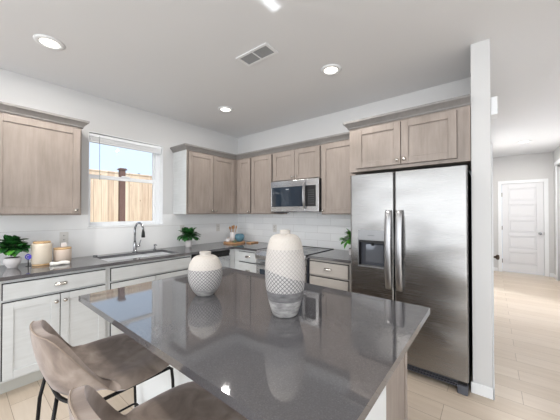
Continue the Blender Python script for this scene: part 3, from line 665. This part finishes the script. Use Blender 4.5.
# ------------------------------------------------------------------ stools
def make_stool(label, loc, rz):
    t = thing('counter_stool', label, 'stool', loc, rz, 'counter stools along the island')
    A, B, SZ = 0.243, 0.235, 0.658
    NP, NS = 56, 18
    m = MB(); bm = m.bm
    def back(phi):            # phi=0 at the back (-y)
        a = abs(phi); t_ = min(1, max(0, (radians(86) - a) / radians(56))); return 0.238 * (t_ * t_ * (3 - 2 * t_)) + 0.01 * max(0, cos(a))
    def pt(s_, phi):
        c, s0 = cos(phi), sin(phi); p = 2.8 if c > 0 else 4.2; R_ = (abs(c) ** p + abs(s0) ** p) ** (-1 / p)
        if s_ < 0.62: r = s_ / 0.62 * 0.80; h = 0
        else: q = (s_ - 0.62) / 0.38; r = 0.80 + 0.20 * (1 - (1 - q) ** 2); h = q ** 1.35
        hb = back(phi)
        taper = 1 - 0.02 * max(0, -c)
        z = SZ - 0.022 * (1 - r * r) + hb * h - (0.018 * h if hb < 0.05 else 0) * (1 - hb / 0.05)
        lean = 0.02 * h * (hb / 0.238)
        return Vector((A * R_ * s0 * r * taper, -(B if c > 0 else 0.252) * R_ * c * r - lean * c, z))
    cen = bm.verts.new(pt(0, 0)); rows = []
    for i in range(1, NS + 1): rows.append([bm.verts.new(pt(i / NS, -pi + 2 * pi * k / NP)) for k in range(NP)])
    for k in range(NP): bm.faces.new((cen, rows[0][k], rows[0][(k + 1) % NP])).smooth = True
    for a, b in zip(rows, rows[1:]):
        for k in range(NP): bm.faces.new((a[k], b[k], b[(k + 1) % NP], a[(k + 1) % NP])).smooth = True
    rim = [pt(1, -pi + 2 * pi * k / NP) for k in range(NP)]
    o = m.build('shell', m_fabric, t)
    sm = o.modifiers.new('thick', 'SOLIDIFY'); sm.thickness = 0.036; sm.offset = -1
    bv = o.modifiers.new('round', 'BEVEL'); bv.width = 0.015; bv.segments = 3; bv.limit_method = 'ANGLE'; bv.angle_limit = radians(50)
    o.data.polygons.foreach_set('use_smooth', [True] * len(o.data.polygons))
    MB().tube([Vector((p.x * 0.985, p.y * 0.985, p.z + 0.001)) for p in rim], 0.0022, 6, True).build('piping', m_seam, o)
    # frame
    def rrect(hx_, y0, y1, z, r=0.06, n=6):
        P_ = []
        for (cx, cy, a0) in ((hx_ - r, y1 - r, 0), (-hx_ + r, y1 - r, 90), (-hx_ + r, y0 + r, 180), (hx_ - r, y0 + r, 270)):
            for i in range(n + 1): a = radians(a0 + 90 * i / n); P_.append((cx + r * cos(a), cy + r * sin(a), z))
        return P_
    hw, zr = 0.228, 0.626
    side = [(hw, 0.258, 0.0), (hw, 0.236, 0.56), (hw, 0.230, zr - 0.012), (hw, 0.218, zr), (hw, 0.10, zr), (hw, -0.06, zr)]
    arc = [(hw - 0.12 + 0.12 * cos(a), -0.085 - 0.108 * sin(a), zr + 0.035 * sin(a)) for a in [radians(15 * k) for k in range(0, 7)]]
    pth = side + arc; pth = pth + [(-x, y, z) for x, y, z in reversed(pth)]
    MB().tube(pth, 0.0075, 10).build('frame', m_frame, t)
    for sx_ in (-1, 1): MB().tube([(0.105 * sx_, -0.190, 0.66), (0.12 * sx_, -0.208, 0.56), (0.18 * sx_, -0.235, 0.0)], 0.0075, 10).build('leg', m_frame, t)
    MB().tube(rrect(0.214, -0.222, 0.244, 0.24, 0.02, 3), 0.006, 8, True).build('footrest', m_frame, t)
    return t
st1 = make_stool('taupe velvet bucket counter stool farther from the viewer, nearest the sink end of the island', (2.01, -2.69, 0), 0.0)
st2 = copy_tree(st1); st2.location = (2.715, -2.712, 0); st2['label'] = 'taupe velvet bucket counter stool nearest the viewer, cut by the bottom edge of the picture'

# ------------------------------------------------------------------ plants
def leaves(n, R_, hc, size, seed, mat, parent, flat=0.8, aspect=0.55, hmin=0.0):
    rnd = random.Random(seed); m = MB(); bm = m.bm
    for i in range(n):
        a = rnd.uniform(0, 2 * pi); e = rnd.uniform(-0.25, 1.35); rr = R_ * rnd.uniform(0.45, 1.0)
        d = Vector((cos(a) * cos(e), sin(a) * cos(e), sin(e) * flat))
        c = Vector((0, 0, hc)) + d * rr
        if c.z < hmin: c.z = hmin + rnd.uniform(0, .02)
        L = size * rnd.uniform(0.75, 1.25); W = L * aspect
        f_ = (d + Vector((rnd.uniform(-.5, .5), rnd.uniform(-.5, .5), rnd.uniform(-.5, .2)))).normalized()
        sd_ = f_.cross(Vector((0, 0, 1))).normalized(); up = sd_.cross(f_).normalized()
        rows = []
        for j in range(6):
            t = j / 5; wd = W / 2 * (sin(pi * min(1, t * .92 + .06)) ** 0.75) if 0 < t < 1 else W * 0.03
            p = c + f_ * (L * (t - .3)) + up * (-0.25 * L * t * t)
            rows.append([bm.verts.new(p - sd_ * wd + up * wd * .35), bm.verts.new(p), bm.verts.new(p + sd_ * wd + up * wd * .35)])
        for r1, r2 in zip(rows, rows[1:]):
            for k in (0, 1): bm.faces.new((r1[k], r1[k + 1], r2[k + 1], r2[k])).smooth = True
    return m.build('foliage', mat, parent)
def stems(n, R_, h0, hc, seed, parent):
    rnd = random.Random(seed); m = MB()
    for i in range(n):
        a = 2 * pi * i / n; r = R_ * 0.5
        m.tube([(0.01 * cos(a), 0.01 * sin(a), h0), (r * .5 * cos(a), r * .5 * sin(a), (h0 + hc) / 2 + 0.02), (r * cos(a), r * sin(a), hc)], 0.0022, 5)
    m.build('stem', m_stem, parent)
def pot(label, loc, prof, hs):
    t = thing('potted_plant', label, 'plant', loc)
    MB().lathe(prof, seg=32).build('pot', m_ceramic, t)
    MB().cyl(prof[-1][0] * .93, prof[-1][1] - 0.012, prof[-1][1] + 0.001, seg=24).build('soil', m_soil, t)
    return t
p1 = pot('bushy green plant in a white footed bowl pot at the left end of the worktop', (0.225, -2.82, 0.9145), [(0.034, 0), (0.035, 0.012), (0.046, 0.026), (0.056, 0.05), (0.057, 0.075), (0.053, 0.088)], 0.1)
leaves(160, 0.09, 0.17, 0.065, 3, m_leaf, p1, 1.05, 0.75, 0.075); stems(9, 0.09, 0.1, 0.17, 1, p1)
lf = leaves(26, 0.10, 0.15, 0.055, 9, m_leaf2, p1, 1.0, 0.75, 0.075); lf['label'] = 'bright green outer leaves'
p2 = pot('dark green leafy plant in a small white tapered pot right of the sink', (0.20, -1.09, 0.9145), [(0.036, 0), (0.040, 0.006), (0.050, 0.09), (0.052, 0.10)], 0.1)
leaves(90, 0.11, 0.145, 0.08, 5, m_leaf, p2, 0.95, 0.7, 0.085); stems(9, 0.09, 0.1, 0.15, 2, p2)
p3 = pot('small green plant on the worktop peeking out beside the refrigerator', (2.245, -0.28, 0.9145), [(0.036, 0), (0.040, 0.006), (0.046, 0.07)], 0.1)
leaves(80, 0.11, 0.15, 0.075, 6, m_leaf2, p3, 1.0, 0.7, 0.07); stems(9, 0.08, 0.07, 0.13, 3, p3)

# ------------------------------------------------------------------ canisters and counter things
c1 = thing('canister', 'tall cream ceramic canister with wooden lid and base near the plant', 'canister', (0.255, -2.632, 0.9145))
MB().lathe([(0.066, 0), (0.068, 0.003), (0.068, 0.016)]).build('base_ring', m_bamboo, c1)
MB().lathe([(0.068, 0.016), (0.072, 0.022), (0.073, 0.18), (0.071, 0.196), (0.066, 0.20)], seg=40).build('body', m_cream, c1); MB().lathe([(0.058, 0.20), (0.062, 0.203), (0.062, 0.214), (0.058, 0.217)]).build('lid', m_bamboo, c1)
c2 = thing('canister', 'short blush ceramic canister with wooden lid below the outlet', 'canister', (0.24, -2.478, 0.9145))
MB().lathe([(0.060, 0), (0.062, 0.003), (0.062, 0.012)]).build('base_ring', m_bamboo, c2)
MB().lathe([(0.064, 0.012), (0.068, 0.018), (0.070, 0.11), (0.067, 0.125), (0.062, 0.128)], seg=40).build('body', m_pink, c2); MB().lathe([(0.066, 0.128), (0.068, 0.131), (0.068, 0.142), (0.064, 0.145)]).build('lid', m_bamboo, c2)
tg = tag(MB().box(-0.02, 0.02, -0.024, 0.024, 0, 0.045).build('plug_block', m_ceramic, bevel=0.005, loc=(0.235, -2.47, 1.06)), 'tiny white block on the lid of the short canister, standing in for the outlet plug', 'box')  # block stands in for the plug in the outlet behind
cl = MB()
for i in range(3): cl.tube([(0.012 * i - 0.02, -0.07 + 0.14 * k / 8, 0.013 + 0.003 * sin(k * 1.3 + i) + (0.008 if i == 1 else 0)) for k in range(9)], 0.012, 10)
tag(cl.build('folded_towel', m_cloth, loc=(0.385, -2.525, 0.9145)), 'small rolled white cloth lying in front of the canisters', 'towel')
bd = thing('indigo_disc', 'small indigo disc with a white crescent between the plant and tall canister', 'ornament', (0.25, -2.722, 0.9145), radians(50))  # blue-violet spot of unclear origin, built as a disc on a stand
MB().tube([(0, 0, 0), (0, 0, 0.06)], 0.004).lathe([(0.018, 0), (0.018, 0.003)]).build('stand', m_black, bd)
MB().lathe([(0.024, -0.004), (0.026, 0), (0.024, 0.004)], (0, 0, 0.085), 28, 'y').build('disc', m_purple, bd)
MB().tube([(0.012 * cos(a), -0.006, 0.085 + 0.012 * sin(a)) for a in [radians(50 + 26 * i) for i in range(11)]], 0.0028, 6).build('crescent', m_label, bd)

# corner tray group
tb = thing('serving_board', 'round wooden serving board in the worktop corner under the blue jar', 'board', (0.30, -0.34, 0.9145))
MB().lathe([(0.165, 0), (0.172, 0.004), (0.172, 0.018), (0.166, 0.022)], seg=48).build('board', m_board, tb)
tag(MB().box(-0.05, 0.05, -0.09, 0.09, 0, 0.018).build('cutting_board', m_board, bevel=0.006, loc=(0.53, -0.17, 0.9145)), 'small rectangular wooden board lying right of the round board', 'board')
cr = tag(MB().lathe([(0.048, 0), (0.052, 0.004), (0.052, 0.14), (0.048, 0.145), (0.047, 0.138), (0.044, 0.02)], seg=32).build('utensil_crock', m_ceramic, loc=(0.235, -0.315, 0.9375)), 'cylindrical white crock holding wooden spoons in the corner', 'crock')
sp_ = [('wooden_spoon', 'wooden spoon leaning left in the white crock', -0.030, 0.010, 0.220, 0.030), ('wooden_spatula', 'flat wooden spatula upright in the white crock', -0.008, 0.012, 0.235, 0.012),
       ('wooden_spoon', 'tall wooden spoon in the middle of the white crock', 0.010, -0.010, 0.245, 0.014), ('wooden_fork', 'wooden salad fork leaning right in the white crock', 0.030, 0.004, 0.235, 0.034)]
for nm, lb, dx, dy, L, ln in sp_:
    m = MB(); ux, uy = 0.779, 0.627
    ex, ey = dx * 1.9, dy * 2
    P0 = Vector((0.235 + dx * .45 * ux, -0.315 + dx * .45 * uy + dy * .3, 0.96)); P1 = Vector((0.235 + ex * ux - ey * uy, -0.315 + ex * uy + ey * ux, 0.95 + L))
    dvec = (P1 - P0)
    if nm == 'wooden_spatula': rr = [0.0045, 0.0045, 0.005, 0.013, 0.014, 0.012]
    elif nm == 'wooden_fork': rr = [0.0045, 0.0045, 0.005, 0.010, 0.012, 0.006]
    else: rr = [0.0045, 0.0045, 0.005, 0.014, 0.016, 0.008]
    m.tube([P0 + dvec * k for k in (0, .4, .72, .82, .92, 1.0)], rr, 10)
    tag(m.build(nm, m_board), lb, 'utensil')
tag(MB().lathe([(0.032, 0), (0.042, 0.004), (0.070, 0.04), (0.077, 0.075), (0.072, 0.105), (0.056, 0.12), (0.052, 0.12), (0.064, 0.098), (0.06, 0.035)], seg=40).build('blue_jar', m_blue, loc=(0.375, -0.30, 0.9375)), 'round blue glazed jar on the wooden board in the corner', 'jar')
ga = thing('white_gourd', 'small white ribbed gourd ornament at the left side of the corner board', 'ornament', (0.29, -0.465, 0.937))
g = MB(); prof = [(0.001, 0.0), (0.028, 0.003), (0.042, 0.02), (0.042, 0.036), (0.028, 0.052), (0.010, 0.057), (0.001, 0.056)]
g.lathe(prof, seg=30)
for v in g.bm.verts:
    a = math.atan2(v.co.y, v.co.x); k = 1 - 0.07 * abs(cos(3.5 * a)); v.co.x *= k; v.co.y *= k
g.build('body', m_ceramic, ga); MB().tube([(0, 0, 0.054), (0.003, 0, 0.066), (0.01, 0, 0.076)], [0.005, 0.004, 0.003]).build('stem', m_board, ga)
sg = thing('leaf_sprig', 'little grey green leaf sprig lying in front of the blue jar', 'sprig', (0.40, -0.425, 0.938))
leaves(16, 0.035, 0.012, 0.035, 8, leaf_mat('sage_leaf', (96, 120, 96), (150, 170, 140)), sg, 0.5, 0.5, 0.004)
MB().tube([(-0.03, 0, 0.004), (0, 0.004, 0.007), (0.03, 0, 0.004)], 0.002, 6).build('stem', m_stem, sg)

# ------------------------------------------------------------------ ceiling things
def downlight(label, x, y, energy):
    t = thing('recessed_light', label, 'light', (x, y, H), 0, 'recessed ceiling lights')
    MB().lathe([(0.095, -0.001), (0.094, -0.006), (0.074, -0.012), (0.060, -0.008), (0.060, -0.001)], seg=40).build('trim_ring', m_white, t)
    MB().lathe([(0.0595, -0.0085), (0.058, -0.0095), (0.001, -0.0105)], seg=32).build('lens', m_lens, t)
    l = bpy.data.lights.new('downlight', 'AREA'); l.shape = 'DISK'; l.size = 0.09; l.energy = energy; l.color = (1, 0.96, 0.91)
    o = bpy.data.objects.new('downlight', l); COL.objects.link(o); o.location = (x, y, H - 0.02); 
downlight('recessed ceiling light at the upper left above the left cabinets', 0.83, -2.69, 12)
downlight('recessed ceiling light in front of the refrigerator cabinet', 2.34, -0.975, 9)
downlight('small recessed ceiling light near the corner of the kitchen', 0.853, -0.98, 5)
downlight('recessed ceiling light in the hallway before the white door', 3.96, 3.487, 26)
downlight('recessed ceiling light above the counter stools, outside the picture', 2.34, -2.9, 9)  # unseen fixture, kept for the light it gives
vt = thing('ceiling_vent', 'white rectangular air vent with two dark louvre panels in the ceiling', 'vent', (1.965, -1.567, H), 0.02)
MB().box(-0.17, 0.17, -0.078, -0.055, -0.008, -0.001).box(-0.17, 0.17, 0.055, 0.078, -0.008, -0.001).box(-0.17, -0.145, -0.055, 0.055, -0.008, -0.001).box(0.145, 0.17, -0.055, 0.055, -0.008, -0.001).box(-0.006, 0.006, -0.055, 0.055, -0.008, -0.001).build('frame', m_white, vt, bevel=0.001)
for x0, x1 in ((-0.145, -0.006), (0.006, 0.145)):
    lv = MB().box(x0, x1, -0.055, 0.055, -0.002, -0.0005).build('louvre_backing', m_grill, vt)
    m = MB(); n = 8
    for i in range(n):
        yy = -0.05 + 0.1 * i / (n - 1); m.prism([(yy - 0.003, -0.002), (yy - 0.0005, -0.002), (yy + 0.005, -0.007), (yy + 0.0025, -0.007)], x0, x1, 'yz')
    m.build('louvre_blades', m_louver, lv)
# added narrow lamp out of view, throws the bright patch on the ceiling
light('ceiling_patch_lamp', 'AREA', (5.9, -2.1, 0.35), (2.41, -2.1, H), 0.10, (0.92, 0.97, 1.0), 0.52, 0.03, spread=radians(0.7))

# ------------------------------------------------------------------ hallway
def panel_door(name, W, Hd, T, npan):
    """slab in local x 0..W, faces -y at y=-T ; five recessed panels"""
    m = MB(); st = 0.115; zs = []
    rail = 0.085; b = 0.20; top = 0.11; ph = (Hd - b - top - rail * (npan - 1)) / npan
    m.box(0, st, -T, 0, 0, Hd).box(W - st, W, -T, 0, 0, Hd).box(st, W - st, -T, 0, 0, b).box(st, W - st, -T, 0, Hd - top, Hd)
    for i in range(npan):
        z0 = b + i * (ph + rail)
        if i: m.box(st, W - st, -T, 0, z0 - rail, z0)
        m.box(st, W - st, -T + 0.018, -0.012, z0, z0 + ph)
        m.box(st + 0.03, W - st - 0.03, -T + 0.003, -0.01, z0 + 0.028, z0 + ph - 0.028)
    return m
d1 = struct(panel_door('door_1', 0.702, 2.05, 0.04, 5).build('door_1', m_door, loc=(3.674, 5.035, 0.014), bevel=0.004))
MB().lathe([(0.028, 0), (0.028, 0.006), (0.011, 0.01), (0.011, 0.035), (0.024, 0.042), (0.029, 0.055), (0.024, 0.068), (0.008, 0.072)], (0.64, -0.04, 0.915), 24, 'y').build('door_knob', m_chrome, d1)
MB().box(0.699, 0.706, -0.045, -0.02, 0.885, 0.945).build('strike_plate', m_bronze, d1)
for z in (0.25, 1.02, 1.80): MB().cyl(0.007, -0.045, 0.045, (-0.002, -0.045, z)).build('hinge', m_bronze, d1)
struct(MB().box(3.60, 3.67, 4.984, 5.0, 0, 2.14).box(4.38, 4.45, 4.984, 5.0, 0, 2.14).box(3.67, 4.38, 4.984, 5.0, 2.07, 2.14).build('trim_3', m_white, bevel=0.003))
# left hallway door (edge-on)
d2 = struct(panel_door('door_2', 0.85, 2.03, 0.035, 5).build('door_2', m_door, loc=(3.448, 0.505, 0.01), bevel=0.003)); d2.rotation_euler = (0, 0, pi / 2)
MB().lathe([(0.03, 0), (0.03, 0.006), (0.011, 0.01), (0.011, 0.032), (0.024, 0.04), (0.029, 0.052), (0.024, 0.064), (0.008, 0.068)], (0.065, -0.035, 0.90), 24, 'y').build('door_knob', m_bronze, d2)
for z in (0.25, 1.04, 1.80): MB().cyl(0.008, -0.05, 0.05, (0.852, -0.044, z)).build('hinge', m_bronze, d2)
struct(MB().box(3.485, 3.499, 0.43, 0.50, 0, 2.13).box(3.485, 3.499, 1.36, 1.43, 0, 2.13).box(3.485, 3.499, 0.50, 1.36, 2.06, 2.13).build('trim_4', m_white, bevel=0.003))
# closet on the right of the hallway
struct(MB().box(4.514, 4.53, 4.58, 4.70, 0, 2.38).box(4.50, 4.53, 2.95, 4.70, 2.36, 2.43).build('trim_5', m_white, bevel=0.003))
d3 = struct(MB().box(4.575, 4.605, 3.8, 4.62, 0.015, 2.33).build('door_3', m_door, bevel=0.003))
MB().box(4.572, 4.575, 3.86, 4.56, 0.08, 2.26).build('door_panel', m_door, d3, bevel=0.001)
d4 = struct(MB().box(4.54, 4.57, 3.0, 3.86, 0.015, 2.33).build('door_4', m_door, bevel=0.003))
struct(MB().box(4.54, 4.62, 3.0, 4.6, 2.335, 2.359).build('trim_6', m_louver))
ch = thing('door_chime', 'small white box high on the hallway side of the wall end', 'chime', (3.4855, -0.50, 2.145))
MB().box(0, 0.042, -0.06, 0.06, 0, 0.14).build('cover', m_white, ch, bevel=0.006); MB().box(0.0425, 0.044, -0.03, 0.03, 0.03, 0.05).build('speaker_slot', m_louver, ch)
